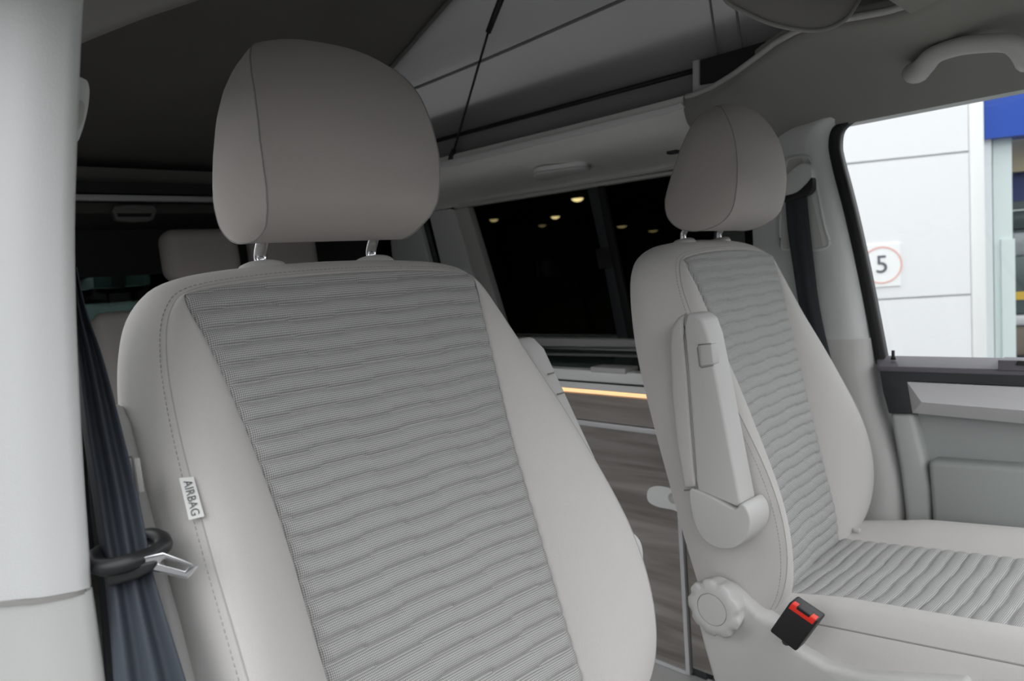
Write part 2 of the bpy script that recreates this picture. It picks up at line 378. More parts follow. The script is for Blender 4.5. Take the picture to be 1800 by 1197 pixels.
pxprism('window_sill', [(880, 594), (1330, 600), (1330, 614), (880, 608)], WX - .02, (.06, 0, 0), PLAST, w1, .003)
# posts rearward of the sliding window
pl = pxprism('wall_post_rear', [(752, 372), (785, 368), (862, 650), (820, 650)], WX - .006, (.06, 0, 0), PILLAR, None, .006)
struct(pl, 'pale post between the far side windows', 'post')
pl = pxprism('wall_post_corner', [(640, 388), (733, 380), (790, 600), (690, 600)], WX - .0, (.05, 0, 0), PILLAR, None, .006)
struct(pl, 'pale rear corner post of the far side', 'post')
w2 = pxprism('window_2', [(725, 385), (765, 380), (835, 640), (780, 640)], WX + .02, (.004, 0, 0), TINT)
struct(w2, 'narrow dark window strip behind the near headrest', 'window')
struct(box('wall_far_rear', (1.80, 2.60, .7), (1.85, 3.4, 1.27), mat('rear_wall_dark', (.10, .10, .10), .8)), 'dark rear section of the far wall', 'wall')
# roof rail lamp
rl = thing('reading_lamp', 'long slim pale lamp under the roof rail', 'lamp', AZ(985, 306, 1.283))
lz = 1.274
pp = cat([AZ(a, b, lz) for a, b in ((938, 313), (945, 306), (980, 301), (1020, 296), (1034, 297), (1032, 303), (1000, 309), (955, 318))], 4, True)
prism('lamp_body', pp, (0, 0, .02), WHITE, rl, .003)
tube('bezel', [p + np.array([0, 0, .004]) for p in pp], .003, PLAST, rl, 6, closed=True)
pk = AX(1184, 267, 1.66)
tag(obox('roof_stud', pk, (.012, 0, 0), (0, .016, 0), (0, 0, .005), DARKGREY, None, .004), 'small dark stud under the roof rail by the far headrest', 'stud')

# far B-pillar
fr = [(1500, 200), (1468, 222), (1459, 250), (1464, 288), (1488, 384), (1513, 497), (1531, 600)]
fe = [AX(*q, 1.80) for q in fr]
zs = [p[2] for p in fe]
rows = []
for p in cat(fe, 5):
    y, z = p[1], p[2]; yl = .97
    rows.append([(1.83, yl, z), (1.80, yl - .01, z), (1.785, yl - .05, z), (1.770, y + .075, z), (1.764, y + .05, z), (1.766, y + .03, z), (1.776, y + .012, z), (1.792, y + .002, z), (1.83, y - .002, z)])
tr = mk('trim_2', *grid(rows), PILLAR); struct(tr, 'pale upper trim of the far door pillar', 'trim')
sharp(tr, 50)
# recessed panel + belt guide
rim = [(1382, 288), (1392, 278), (1415, 275), (1426, 284), (1436, 330), (1450, 400), (1458, 425), (1450, 436), (1425, 440), (1390, 438), (1372, 430), (1374, 340)]
rimp = cat([AX(a, b, 1.764) for a, b in rim], 5, True)
tube('panel_rim', rimp, .0035, PILLAR, tr, 8, closed=True)
prism('height_panel', [p + np.array([.001, 0, 0]) for p in rimp], (.004, 0, 0), PLAST, tr)
lowp = [(1529, 594), (1536, 650), (1549, 720), (1570, 790), (1584, 850), (1588, 920), (1590, 1010)]
rows = []
for p in cat([AX(*q, 1.79) for q in lowp], 5):
    y, z = p[1], p[2]
    rows.append([(1.84, .99, z), (1.79, .98, z), (1.772, .90, z), (1.758, y + .12, z), (1.752, y + .06, z), (1.755, y + .03, z), (1.768, y + .008, z), (1.79, y, z), (1.84, y - .002, z)])
t3 = mk('trim_3', *grid(rows), PLAST); struct(t3, 'grey lower trim of the far door pillar', 'trim')
struct(box('wall_pillar_far', (1.832, .80, 0), (1.90, 1.0, 1.27), PILLAR), 'metal post inside the far pillar trim', 'wall')
bl = thing('seat_belt', 'dark seat belt hanging down the far door pillar', 'seat belt', AX(1450, 590, 1.75))
bp = [(1380, 1418, 340), (1384, 1424, 400), (1394, 1432, 470), (1405, 1441, 540), (1422, 1456, 610), (1450, 1480, 700)]
rows = [[AX(lerp(l, r, k / 6), y, 1.748 + .003 * math.sin(k * 1.4)) for k in range(7)] for l, r, y in bp]
rows = [list(c) for c in zip(*[cat(list(col), 4) for col in zip(*rows)])]
w = mk('webbing', *grid(rows), BELTD, bl); sm = w.modifiers.new('s', 'SOLIDIFY'); sm.thickness = .0015
gd = cat([AX(a, b, 1.742) for a, b in ((1378, 318), (1390, 300), (1408, 288), (1422, 290), (1427, 305), (1424, 322), (1410, 336), (1390, 342), (1378, 345))], 4, True)
prism('guide_cover', gd, (.022, 0, 0), PILLAR, bl, .004)
prism('guide_slot', cat([AX(a, b, 1.740) for a, b in ((1376, 346), (1400, 338), (1418, 322), (1427, 312), (1428, 330), (1420, 342), (1398, 350), (1378, 356))], 4, True), (.020, 0, 0), BLACK, bl, .002)

# ------------------------------------------------------------------ far door
dr = struct(pxprism('door_1', [(1546, 640), (1990, 640), (1990, 1300), (1600, 1300), (1592, 900), (1566, 726)], 1.80, (.06, 0, 0), DOORP), 'far front door of the van with grey inner panel', 'door')
SL = [(1494, 213), (1477, 229), (1473, 254), (1477, 279), (1498, 359), (1525, 480), (1556, 640)]
SR = [(1490, 211), (1461, 226), (1455, 252), (1461, 290), (1486, 384), (1511, 497), (1540, 640)]
A = cat([AX(*q, 1.795) for q in SL], 4); B = cat([AX(*q, 1.795) for q in SR], 4)
v, f = grid([A, B]); n0 = len(v); v2 = [p + np.array([.03, 0, 0]) for p in v]
sealv, sealf = join([(v, f), (v2, f), grid([A, [p + np.array([.03, 0, 0]) for p in A]]), grid([B, [p + np.array([.03, 0, 0]) for p in B]])])
mk('window_seal', sealv, sealf, BLACKRUB, dr)
pxprism('window_glass', [(1455, 190), (1990, 110), (1990, 650), (1560, 650)], 1.825, (.004, 0, 0), CLEAR, dr)
prism('sill_top', [AX(1540, 624, 1.815), AX(1960, 632, 1.815), AX(1960, 655, 1.76), AX(1544, 644, 1.76)], (0, 0, -.012), SILLGREY, dr, .003)
pxprism('sill_band', [(1544, 644), (1752, 648), (1960, 652), (1960, 690), (1752, 677), (1594, 670), (1597, 690), (1603, 727), (1562, 727), (1552, 690)], 1.762, (.05, 0, 0), DARKGREY, dr, .003)
pxprism('sill_end_panel', [(1754, 633), (1960, 637), (1960, 657), (1754, 651)], 1.755, (.05, 0, 0), SILLGREY, dr, .002)
pxprism('window_switch', [(1788, 634), (1815, 635), (1812, 644), (1785, 642)], 1.752, (.05, 0, 0), BLACK, dr, .001)
tv = [AX(*q, x) for *q, x in ((1594, 671, 1.765), (1960, 688, 1.765), (1960, 735, 1.735), (1620, 707, 1.735), (1960, 760, 1.765), (1604, 726, 1.765))]
mk('silver_trim', tv + [p + np.array([.05, 0, 0]) for p in tv], [(0, 1, 2, 3), (3, 2, 4, 5), (0, 3, 5), (0, 6, 7, 1), (5, 4, 10, 11), (0, 5, 11, 6)], SILVER, dr, False)
pxprism('panel_border', [(1563, 728), (1604, 728), (1622, 800), (1634, 860), (1638, 1000), (1594, 1000), (1590, 900), (1580, 820)], 1.765, (.05, 0, 0), mat('door_border_plastic', (.50, .52, .50), .6), dr, .012, 0, 4)
pxprism('map_pocket', [(1630, 810), (1960, 836), (1960, 1100), (1640, 1100), (1637, 900)], 1.750, (.06, 0, 0), DOORP, dr, .012)
tube('lock_pin', [AX(1570, 632, 1.785), AX(1570, 626, 1.785), AX(1570, 616, 1.785)], [.006, .0035, .0035], BLACK, dr, 10)
struct(box('wall_front_far', (1.80, -.7, 0), (1.86, .12, .72), DOORP), 'front part of the far side below the window line', 'wall')

# ------------------------------------------------------------------ near pillar
pe = [(160, -80), (150, 10), (142, 200), (136, 400), (140, 600), (150, 800), (160, 950), (165, 1032)]
def pillar_rows(pix, dx):
    rows = []
    for p in cat([AY(*q, .70) for q in pix], 5):
        x, z = p[0] + dx, p[2]
        prof = [(x - .22, .86), (x - .060, .736), (x - .046, .724), (x - .038, .716), (x - .028, .710), (x - .012, .703), (x - .003, .702), (x, .708), (x - .002, .718), (x - .012, .74), (x - .04, .80), (x - .05, .90)]
        rows.append([(a, b, z) for a, b in prof])
    return rows
NEARP = mat('near_pillar_trim', (.60, .605, .60), .55, bump=.25, bscale=500, spec=.4)
n1 = mk('trim_4', *grid(pillar_rows(pe, 0)), NEARP); struct(n1, 'pale upper trim of the near door pillar', 'trim')
n2 = mk('trim_5', *grid(pillar_rows([(166, 1037), (175, 1100), (188, 1197), (200, 1290)], .0005)), mat('near_pillar_lower', (.53, .527, .515), .55, bump=.2, bscale=500)); struct(n2, 'pale lower trim of the near door pillar', 'trim')
rr = pillar_rows(pe, -.004)[-1]; rr2 = [(a, b, z - .004) for a, b, z in rr]
mk('joint_gap', *grid([rr, rr2]), SEAMD, n1)
ug = thing('belt_guide', 'pale belt height adjuster cover peeking behind the near pillar', 'belt guide', AY(145, 200, .84))
prism('guide_cover', cat([AY(a, b, .82) for a, b in ((120, 140), (148, 138), (157, 150), (157, 175), (152, 205), (143, 235), (135, 250), (118, 250))], 4, True), (0, .02, 0), PILLAR, ug, .004)
prism('guide_inset', cat([AY(a, b, .818) for a, b in ((120, 180), (146, 178), (150, 192), (143, 222), (120, 238))], 4, True), (0, .01, 0), PLAST, ug, .002)

# ------------------------------------------------------------------ seats
class Frame:
    def __init__(s, x, r, y, z, yaw=0):
        r = math.radians(r); q = math.radians(yaw); M = np.array([[math.cos(q), -math.sin(q), 0], [math.sin(q), math.cos(q), 0], [0, 0, 1]])
        s.a = np.array([x, y, z]); s.U = M @ np.array([1., 0, 0]); s.D = M @ np.array([0, math.sin(r), math.cos(r)]); s.n = M @ np.array([0, -math.cos(r), math.sin(r)])
    def __call__(s, q): return s.a + s.U * q[0] + s.D * q[1] + s.n * q[2]
SEAM = [(.245, -.690, -.06), (.255, -.655, .000), (.262, -.600, .045), (.266, -.520, .070), (.267, -.42, .070), (.262, -.28, .038), (.252, -.16, .004), (.240, -.080, -.014), (.222, -.030, -.020), (.190, -.008, -.022), (.10, .001, -.022), (0, .003, -.022)]
INS = [(.158, -.690, -.020), (.160, -.655, -.008), (.163, -.600, 0), (.165, -.52, 0), (.168, -.42, 0), (.173, -.28, 0), (.186, -.16, -.002), (.198, -.080, -.006), (.208, -.026, -.013), (.190, -.0125, -.0195), (.10, -.0030, -.0205), (0, -.0010, -.0205)]
BACK = [(.235, -.70, -.12), (.242, -.655, -.12), (.252, -.600, -.12), (.260, -.52, -.12), (.266, -.42, -.12), (.272, -.28, -.12), (.272, -.16, -.118), (.260, -.066, -.112), (.236, -.010, -.108), (.192, .018, -.105), (.10, .028, -.10), (0, .031, -.10)]
NS = 6
def full(loop):
    r = cat(loop, NS); l = [np.array([-p[0], p[1], p[2]]) for p in r]
    return r + l[::-1][1:]
LS, LI, LB = full(SEAM), full(INS), full(BACK)
def outdir(i):
    t = np.array([-(LS[min(i + 1, len(LS) - 1)] - LS[max(i - 1, 0)])[1], (LS[min(i + 1, len(LS) - 1)] - LS[max(i - 1, 0)])[0], 0])
    return -t / (np.linalg.norm(t) + 1e-9)
_IC = np.array(cat(INS[:9], NS)); _IV, _IU, _IW = _IC[:, 1].copy(), _IC[:, 0].copy(), _IC[:, 2].copy()
_T = np.array([p for p in LI[:len(LI) // 2 + 1] if p[1] >= -.0265])[::-1]; _TU, _TV = _T[:, 0].copy(), _T[:, 1].copy(); _TU[-1] = .208
def ins_edge(v): return float(np.interp(v, _IV, _IU)), float(np.interp(v, _IV, _IW))
PITCH = .0222
def groove_v(u, k):
    ph = (u - .02 + .0065 * k) / .125
    sq = math.tanh(14 * math.sin(2 * math.pi * ph))
    return .0012 * sq
def rib(u, v, ref, amp):
    """height of the padded ribs: rounded pillows between sewn grooves that jog sideways"""
    k = math.floor((v - ref) / PITCH)
    for kk in (k - 1, k, k + 1):
        g0 = ref + kk * PITCH + groove_v(u, kk); g1 = ref + (kk + 1) * PITCH + groove_v(u, kk + 1)
        if g0 <= v <= g1:
            fr = (v - g0) / (g1 - g0); return amp * (1 - abs(2 * fr - 1) ** 3)
    return 0

def backrest(fr, t, nu, rows_per_rib, amp):
    n = len(LS)
    # bolster between the insert and the seam
    rows = []
    for s in [0, .03, .08, .15, .25, .38, .5, .62, .75, .85, .92, .97, 1]:
        r = []
        for i in range(n):
            wd = np.linalg.norm(LS[i] - LI[i]); q = lerp(LI[i], LS[i], s)
            b = (1 - abs(2 * s - 1) ** 2.6) * min(.020, wd * .20)
            r.append(fr(q + np.array([0, 0, b])))
        rows.append(r)
    mk('bolster', *grid(rows), FAB, t)
    rows = []
    for s in [0, .02, .06, .12, .2, .32, .45, .6, .75, .87, .95, 1]:
        r = []
        for i in range(n):
            q = lerp(LS[i], LB[i], s); b = (1 - abs(2 * s - 1) ** 2.4) * .016
            r.append(fr(q + outdir(i) * b))
        rows.append(r)
    mk('side_cover', *grid(rows), FAB, t)
    h = n // 2
    mk('back_shell', *grid([[fr(lerp(LB[i], LB[n - 1 - i], k / 8) + np.array([0, 0, -.02 * math.sin(math.pi * k / 8)])) for k in range(9)] for i in range(h + 1)]), PLAST, t)
    # ribbed insert
    nv = int((.69 / PITCH) * rows_per_rib); V = []; UV = []; ref = -.261
    for j in range(nv + 1):
        for i in range(nu + 1):
            f0 = max(-1.02, min(1.02, (2 * i / nu - 1) * 1.03)); s = j / nv
            vt = float(np.interp(abs(f0) * .208, _TU, _TV))
            v = lerp(vt, -.69, s); hw, we = ins_edge(min(v, -.026)); u = f0 * hw
            ed = (1 - abs(f0)) * hw; k = min(1, max(0, ed) / .011); kt = min(1, (vt - v) / .006)
            w = we - .010 * (1 - f0 * f0) * min(1, max(0, -v - .02) / .2) + (rib(u, v, ref, amp) + .0015) * (k ** .5) * (kt ** .5) - .0004
            if ed < 0: w -= .006
            if v > -.026: w += (-.0205 - we) * (v + .026) / .025
            V.append(fr((u, v, w))); UV.append((u, v))
    Fc = gridf(nv + 1, nu + 1)
    ins = mk('ribbed_insert', V, Fc, WEAVE, t, True, UV)
    for vv in (-.261, -.261 - 10 * PITCH):
        hw, we = ins_edge(vv)
        pth = [fr((u, vv + groove_v(u, 0) , we - .010 * (1 - (u / hw) ** 2) + .0006)) for u in np.linspace(-hw, hw, 60)]
        mk('cross_stitching', *dashes_vf(pth, .0045, .003, .0007), SEAMD, ins)
    # seam groove and the two stitched lines beside it
    tube('seam', [fr(LS[i] + outdir(i) * -.0003 + np.array([0, 0, .0002])) for i in range(n)], .0008, STITCH, t, 6)
    path = []
    for i in range(n):
        s = .05; q = lerp(LS[i], LB[i], s); path.append(fr(q + outdir(i) * ((1 - abs(2 * s - 1) ** 2.4) * .016 + .0002)))
    mk('stitching', *dashes_vf(path, .0062, .0040, .0007), STITCH, t)

HU = [(.044, .112), (.05, .117), (.062, .121), (.09, .124), (.12, .125), (.16, .122), (.20, .117), (.23, .110), (.25, .102), (.265, .092), (.276, .078)]
HP = [(.060, .276), (.077, .262), (.090, .228), (.096, .185), (.092, .140), (.080, .098), (.060, .062), (.030, .046), (-.010, .044), (-.045, .056), (-.066, .082), (-.066, .115), (-.048, .150), (-.022, .190), (.004, .232), (.024, .262), (.042, .275)]
def headrest(fr, t, dw=0, dv=0):
    P = cat([(a, b) for a, b in HP], 6, True); n = len(P)
    hu = lambda v: np.interp(v, [a for a, b in HU], [b for a, b in HU])
    cw = np.mean([p[0] for p in P]); cv_ = np.mean([p[1] for p in P])
    def pt(s, p, shrink=1, du=0):
        w, v = p; front = max(0, (w - cw) / .05)
        w2 = cw + (w - cw) * shrink; v2 = cv_ + (v - cv_) * shrink
        uu = s * hu(v) if shrink == 1 else s * (hu(v2) + .015 * (1 - shrink ** 2.4))
        return fr((uu, v2 + dv - .010 * max(0, abs(s)) ** 3 * max(0, (v - .2) / .08), w2 + dw + .012 * front * (1 - abs(s) ** 2.5) * (shrink == 1)))
    rows = [[pt(s, p) for p in P] for s in np.r_[-1, -.985, -.95, np.linspace(-.9, .9, 17), .95, .985, 1]]
    h = mk('headrest', *grid(rows, True), HEADFAB_SHADED, t)
    for sg in (-1, 1):
        rows = []
        for k, sh in enumerate([1, .985, .95, .88, .78, .66, .5, .34]):
            rows.append([pt(sg, p, sh if k else 1, sg * .019 * (1 - sh ** 2.2)) for p in P])
        cv_v, cv_f = grid(rows, True); nn = len(P); cv_f.append(tuple((len(rows) - 1) * nn + q for q in range(nn)))
        mk('end_cap', cv_v, cv_f, HEADFAB_SHADED, h)
        tube('seam', [pt(sg, p) for p in P], .0010, SEAMD, h, 6, closed=True)
    # seam under the front, where the cover is zipped
    for sg in (-1, 1):
        pth = cat([(sg * .083, .020, -.068), (sg * .083, .040, -.067), (sg * .083, .050, -.062), (sg * .083, .060, -.048), (sg * .083, .072, -.028), (sg * .083, .10, -.005)], 5)
        tube('headrest_post', [fr(p) for p in pth], .0085, CHROME, t, 14, flat=.6, up=(0, 1, 0))
        c = np.array([sg * .083, .026, -.068]); rows = []
        for r_, hh in ((.034, -.006), (.034, 0), (.033, .004), (.030, .008), (.024, .0105), (.012, .011), (.008, .011)):
            rows.append([fr(c + np.array([math.cos(a) * r_, hh, math.sin(a) * r_ * .62])) for a in np.linspace(0, 2 * math.pi, 25)[:-1]])
        mk('post_guide', *grid(rows, True), PLAST, t)

def cushion(cx, y0, y1, zf, t, ribs=True, flip=0):
    """seat cushion running from y0 (rear) to y1 (front); zf(y) is the insert height"""
    ny = 260 if ribs else 30; nu = 50
    prof = lambda y: zf(y)
    for sg in (-1, 1):
        rows = []
        for y in np.linspace(y0, y1, 40):
            z = prof(y); e = (y - y0) / (y1 - y0); hgt = .040 * min(1, .35 + e * 2.2) * (1 if sg < 0 else .95)
            r = [(cx + sg * a, y, z + b * hgt / .04) for a, b in ((.163, 0), (.168, .006), (.178, .016), (.195, .030), (.215, .038), (.235, .040), (.252, .034), (.262, .022), (.266, .008))]
            rows.append(r)
        rows = [[p for p in r] for r in rows]
        mk('bolster', *grid(rows), FAB, t)
        side = [[(cx + sg * a, p[-1][1], p[-1][2] + b) for a, b in ((.266, 0), (.272, -.006), (.277, -.03), (.278, -.06), (.272, -.10), (.262, -.14))] for p in rows]
        mk('side_cover', *grid(side), FAB, t)
        pth = [np.array(p[-1]) + np.array([sg * .003, 0, -.004]) for p in rows]
        mk('stitching', *dashes_vf(pth, .0062, .004, .0008), SEAMD, t)
        tube('seam', [np.array(p[-1]) + np.array([sg * .0005, 0, 0]) for p in rows], .0012, SEAMD, t, 6)
    V = []; UV = []; P2 = .0245
    for j in range(ny + 1):
        y = lerp(y0, y1, j / ny)
        for i in range(nu + 1):
            f0 = 2 * i / nu - 1; u = f0 * .166; k = math.floor((y - y0) / P2)
            vv = y - y0 - groove_v(u, k); frc = (vv / P2) % 1.0; ed = min(1, (1 - abs(f0)) * .166 / .008)
            V.append((cx + u, y, prof(y) - .006 * (1 - f0 * f0) + .0052 * (1 - abs(2 * frc - 1) ** 2.8) * ed ** .5)); UV.append((u, y))
    Fc = gridf(ny + 1, nu + 1)
    mk('ribbed_cushion_insert', V, Fc, WEAVE, t, True, UV)
    for yy in (y0, y1):
        z = prof(yy); s = -1 if yy == y1 else 1
        ring = [(-.262, -.14), (-.278, -.06), (-.266, .008), (-.235, .03), (-.163, 0), (0, -.006), (.163, 0), (.235, .03), (.266, .008), (.278, -.06), (.262, -.14)]
        rows = [[(cx + a * q, yy + s * d, z + b * q) for a, b in ring] for q, d in ((1, 0), (.97, .02), (.85, .03), (.4, .035))]
        mk('end_cover', *grid(rows), FAB, t)

# ---- near seat
NF = Frame(.505, 20, .8237, 1.024)
s1 = thing('front_seat', 'large grey front seat nearest the camera, bearing the AIRBAG tag', 'seat', (.505, .55, 0), 'front seats')
backrest(NF, s1, 130, 13, .0074)
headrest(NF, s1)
cushion(.505, .64, .10, lambda y: .40 + .04 * (.64 - y) / .54, s1)
box('seat_pedestal', (.27, .12, 0), (.74, .70, .28), PLAST, s1, .02)
# tag sewn in the seam
def depth(p): return float((ROT.T @ (np.array(p) - CAM))[2])
def pix(p): c_ = ROT.T @ (np.array(p) - CAM); return 900 + F * c_[0] / c_[2], 598.5 + F * c_[1] / c_[2]
lsn = [NF(p) for p in LS[len(LS) // 2:]]
d0, d1 = [depth(min(lsn, key=lambda p: abs(pix(p)[1] - yy))) - .006 for yy in (845, 912)]
tg = [AD(315, 841, d0 - .004), AD(339, 839, d0), AD(358, 908, d1), AD(332, 914, d1 - .004)]
at = prism('airbag_tag', tg, fd * .001, mat('white_label_cloth', (.78, .78, .76), .8), s1)
ctr = np.mean(tg, axis=0) - np.array(ray(337, 876)) * .0012
ex = (tg[3] - tg[0]); ex /= np.linalg.norm(ex); ey = (tg[1] - tg[0]); ey -= ex * (ey @ ex); ey /= np.linalg.norm(ey)
text('tag_lettering', 'AIRBAG', .0108, ctr, ex * .98, ey, mat('tag_ink', (.12, .12, .125), .8), at)
# armrests of the near seat, folded up beside the backrest
def armrest(t, fr, u0, sg, v0, v1, dw=0, th=.045):
    """upright folded armrest beside the backrest: pad at the rear, plastic body, release button, pivot housing"""
    uu = u0
    body = [(v0 + .04, -.085), (v1 - .03, -.085), (v1 - .008, -.078), (v1, -.06), (v1 - .005, -.035), (v1 - .03, -.020), (v0 + .10, .012), (v0 + .04, .016)]
    B = [fr((uu, a, b + dw)) for a, b in body]
    prism('armrest_body', B, np.array([sg * th, 0, 0]), PLAST, t, .010)
    pad = [(v0 + .05, -.125), (v1 - .05, -.12), (v1 - .015, -.108), (v1 - .004, -.09), (v1 - .02, -.083), (v0 + .05, -.084)]
    prism('armrest_pad', [fr((uu - sg * .002, a, b + dw)) for a, b in pad], np.array([sg * (th + .004), 0, 0]), FAB, t, .010)
    return B
armrest(s1, NF, .272, 1, -.45, -.115)
armrest(s1, NF, -.274, -1, -.45, -.108, -.034, .024)
pxb = cat([AX(a, b, .208) for a, b in ((219, 809), (231, 807), (240, 868), (228, 871))], 1, True)
prism('armrest_button', pxb, np.array([.008, 0, 0]), PLAST, s1, .0015)
tube('button_gap', [AX(a, b, .2095) for a, b in ((212, 806), (231, 803), (234, 808), (243, 868), (242, 873), (226, 876))], .0013, SEAMD, s1, 6)
for q in (((950, 660), (962, 658), (974, 655)), ((970, 695), (980, 693), (992, 690))):
    tube('button_gap', [AX(a, b, .800) for a, b in q], .0014, SEAMD, s1, 6)
kn = cat([AX(a, b, .775) for a, b in ((1074, 945), (1092, 948), (1105, 965), (1109, 990), (1104, 1012), (1074, 1010))], 4, True)
prism('recliner_bulge', kn, (.03, 0, 0), PLAST, s1, .006)

# ---- far seat
FF = Frame(1.365, 12, .765, 1.02, 6)
s2 = thing('front_seat', 'pale grey front seat by the far door with recliner knob and upright armrest', 'seat', (1.422, .5, 0), 'front seats')
backrest(FF, s2, 80, 10, .0058)
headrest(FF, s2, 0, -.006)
cushion(1.385, .70, .02, lambda y: .372 + .055 * (.70 - y) / .55, s2)
AXI = 1.045
body = [(1207, 551), (1222, 552), (1234, 562), (1244, 590), (1262, 680), (1285, 800), (1302, 886), (1296, 892), (1225, 862), (1222, 840), (1205, 620), (1201, 570)]
ab = pxprism('armrest_body', body, AXI, (.05, 0, 0), PLAST, s2, .009, 0, 4)
pad = [(1204, 550), (1190, 556), (1178, 575), (1174, 610), (1178, 700), (1188, 790), (1200, 860), (1226, 858), (1222, 830), (1208, 650), (1202, 590)]
pxprism('armrest_pad', pad, AXI - .003, (.055, 0, 0), FAB, s2, .010, 0, 4)
piv = [(1211, 862), (1228, 864), (1262, 880), (1290, 895), (1302, 885), (1314, 898), (1319, 920), (1312, 945), (1295, 962), (1272, 966), (1248, 958), (1228, 938), (1216, 905)]
pxprism('armrest_pivot', piv, AXI - .005, (.065, 0, 0), PLAST, s2, .004, 3, 4)
pxprism('release_button', [(1229, 607), (1250, 605), (1254, 641), (1232, 644)], AXI - .003, (.02, 0, 0), PLAST, ab, .002)
tube('button_gap', [AX(a, b, AXI - .0005) for a, b in ((1250, 604), (1228, 606), (1226, 612), (1230, 643), (1233, 646), (1254, 642))], .0012, SEAMD, ab, 6)
tube('pad_gap', [AX(a, b, AXI - .0015) for a, b in ((1206, 551), (1203, 570), (1203, 592), (1209, 652), (1222, 826), (1225, 856), (1222, 860), (1203, 862))], .0016, SEAMD, ab, 6)
# side shield and recliner knob
sh = [(1213, 1050), (1216, 1034), (1232, 1022), (1256, 1019), (1285, 1030), (1305, 1052), (1330, 1082), (1362, 1100), (1400, 1140), (1450, 1170), (1520, 1188), (1700, 1200), (1700, 1330), (1290, 1330), (1262, 1230), (1236, 1140)]
pxprism('side_shield', sh, 1.085, (.06, 0, 0), PLAST, s2, .010, 0, 4)
kc = AX(1252, 1071, 1.058); rows = []
NL = 72
def kr(a, r): return r * (1 + .05 * math.tanh(3 * (math.cos(9 * a) + .45)))
for r_, dx, lob in ((.046, .034, 0), (.047, .012, 1), (.0485, .004, 1), (.046, 0, 1), (.034, -.002, 0), (.0285, -.002, 0), (.0280, .0008, 0), (.0275, .0008, 0), (.0270, -.002, 0), (.012, -.003, 0), (.0004, -.003, 0)):
    rows.append([kc + np.array([dx, math.cos(a) * (kr(a, r_) if lob else r_), math.sin(a) * (kr(a, r_) if lob else r_)]) for a in np.linspace(0, 2 * math.pi, NL + 1)[:-1]])
sharp(mk('recliner_knob', *grid(rows, True), PLAST, s2), 50)
obox('hinge_cover', AX(1506, 932, 1.57), (.004, 0, 0), (0, .007, 0), (0, 0, .004), PLAST, s2, .0015)
box('seat_pedestal', (1.14, .05, 0), (1.62, .66, .25), PLAST, s2, .02)

# belt buckle beside the far seat
bk = thing('belt_buckle', 'black seat belt buckle with red release button', 'buckle', AX(1385, 1130, 1.05))
c1, c2, c3, c4 = [AX(a, b, 1.045) for a, b in ((1388, 1058), (1438, 1092), (1398, 1146), (1352, 1110))]
prism('buckle_body', [c1, c2, c3, c4], (.030, 0, 0), BLACK, bk, .0035)
e1 = (c2 - c1); e2 = (c1 - c4); e2n = e2 / np.linalg.norm(e2); e1n = e1 / np.linalg.norm(e1)
r1 = c1 + e1 * .07 + e2n * .0006 ; r2 = c2 - e1 * .07 + e2n * .0006
rb = [r1 + np.array([-.0008, 0, 0]), r2 + np.array([-.0008, 0, 0]), r2 - e2 * .17 + np.array([-.0008, 0, 0]), r1 - e2 * .17 + np.array([-.0008, 0, 0])]
prism('release_button', rb, (.012, 0, 0), RED, bk, .0015)
prism('tongue_slot', [lerp(r1, r2, .22) + e2n * .001 + np.array([-.001, 0, 0]), lerp(r1, r2, .78) + e2n * .001 + np.array([-.001, 0, 0]), lerp(r1, r2, .76) - e2 * .06 + np.array([-.001, 0, 0]), lerp(r1, r2, .24) - e2 * .06 + np.array([-.001, 0, 0])], (.010, 0, 0), BLACK, bk, .0006)
st0 = lerp(c3, c4, .5)
tube('stalk', [st0 + np.array([.022, 0, 0]), st0 - e2 * .3 + np.array([.035, 0, 0])], .007, BLACK, bk, 10)

# ------------------------------------------------------------------ near seat belt
nb = thing('seat_belt', 'folded blue-grey seat belt with metal tongue beside the near pillar', 'seat belt', AD(240, 1150, .6))
bp = [(122, 134, 470, .735), (124, 150, 540, .725), (130, 178, 620, .712), (138, 200, 700, .70), (148, 220, 780, .688), (160, 240, 860, .676), (172, 256, 940, .665), (180, 264, 985, .66), (184, 272, 1020, .655), (190, 290, 1080, .645), (196, 312, 1150, .635), (202, 336, 1230, .625), (208, 352, 1300, .615)]
rows = []
for i, (l, r, y, d) in enumerate(bp):
    rows.append([AD(lerp(l, r, k / 24), y, d + .0045 * math.cos(k / 24 * 2 * math.pi * 2.5 + .4)) for k in range(25)])
rows = [list(q) for q in zip(*[cat(list(col), 4) for col in zip(*rows)])]
w = mk('webbing', *grid(rows), BELT, nb); sm = w.modifiers.new('s', 'SOLIDIFY'); sm.thickness = .0014
w2b = [(150, 158, 560, .78), (150, 176, 760, .76), (160, 188, 900, .74), (172, 198, 1000, .73), (180, 205, 1100, .72), (190, 230, 1260, .71)]
rows = [[AD(lerp(l, r, k / 6), y, d) for k in range(7)] for l, r, y, d in w2b]
w = mk('return_webbing', *grid(rows), BELTD, nb); sm = w.modifiers.new('s', 'SOLIDIFY'); sm.thickness = .0014
TD = .652
loop = cat([AD(a, b, d) for a, b, d in ((166, 985, TD), (178, 972, TD + .02), (215, 962, TD + .03), (256, 944, TD + .03), (280, 946, TD + .02), (287, 958, TD + .01), (268, 975, TD), (232, 988, TD - .012), (200, 996, TD - .014), (176, 996, TD - .01))], 5, True)
tube('tongue_slider', loop, .0078, BLACK, nb, 10, closed=True, flat=1.0)
prism('tongue_shroud', [AD(a, b, TD - .014) for a, b in ((182, 1002), (232, 994), (270, 984), (278, 990), (268, 1004), (240, 1018), (188, 1032))], np.array(ray(230, 1005)) * .022, BLACK, nb, .003)
pl0 = [(238, 984), (262, 974), (284, 980), (330, 990), (346, 1000), (336, 1010), (316, 1011), (258, 994), (240, 992)]
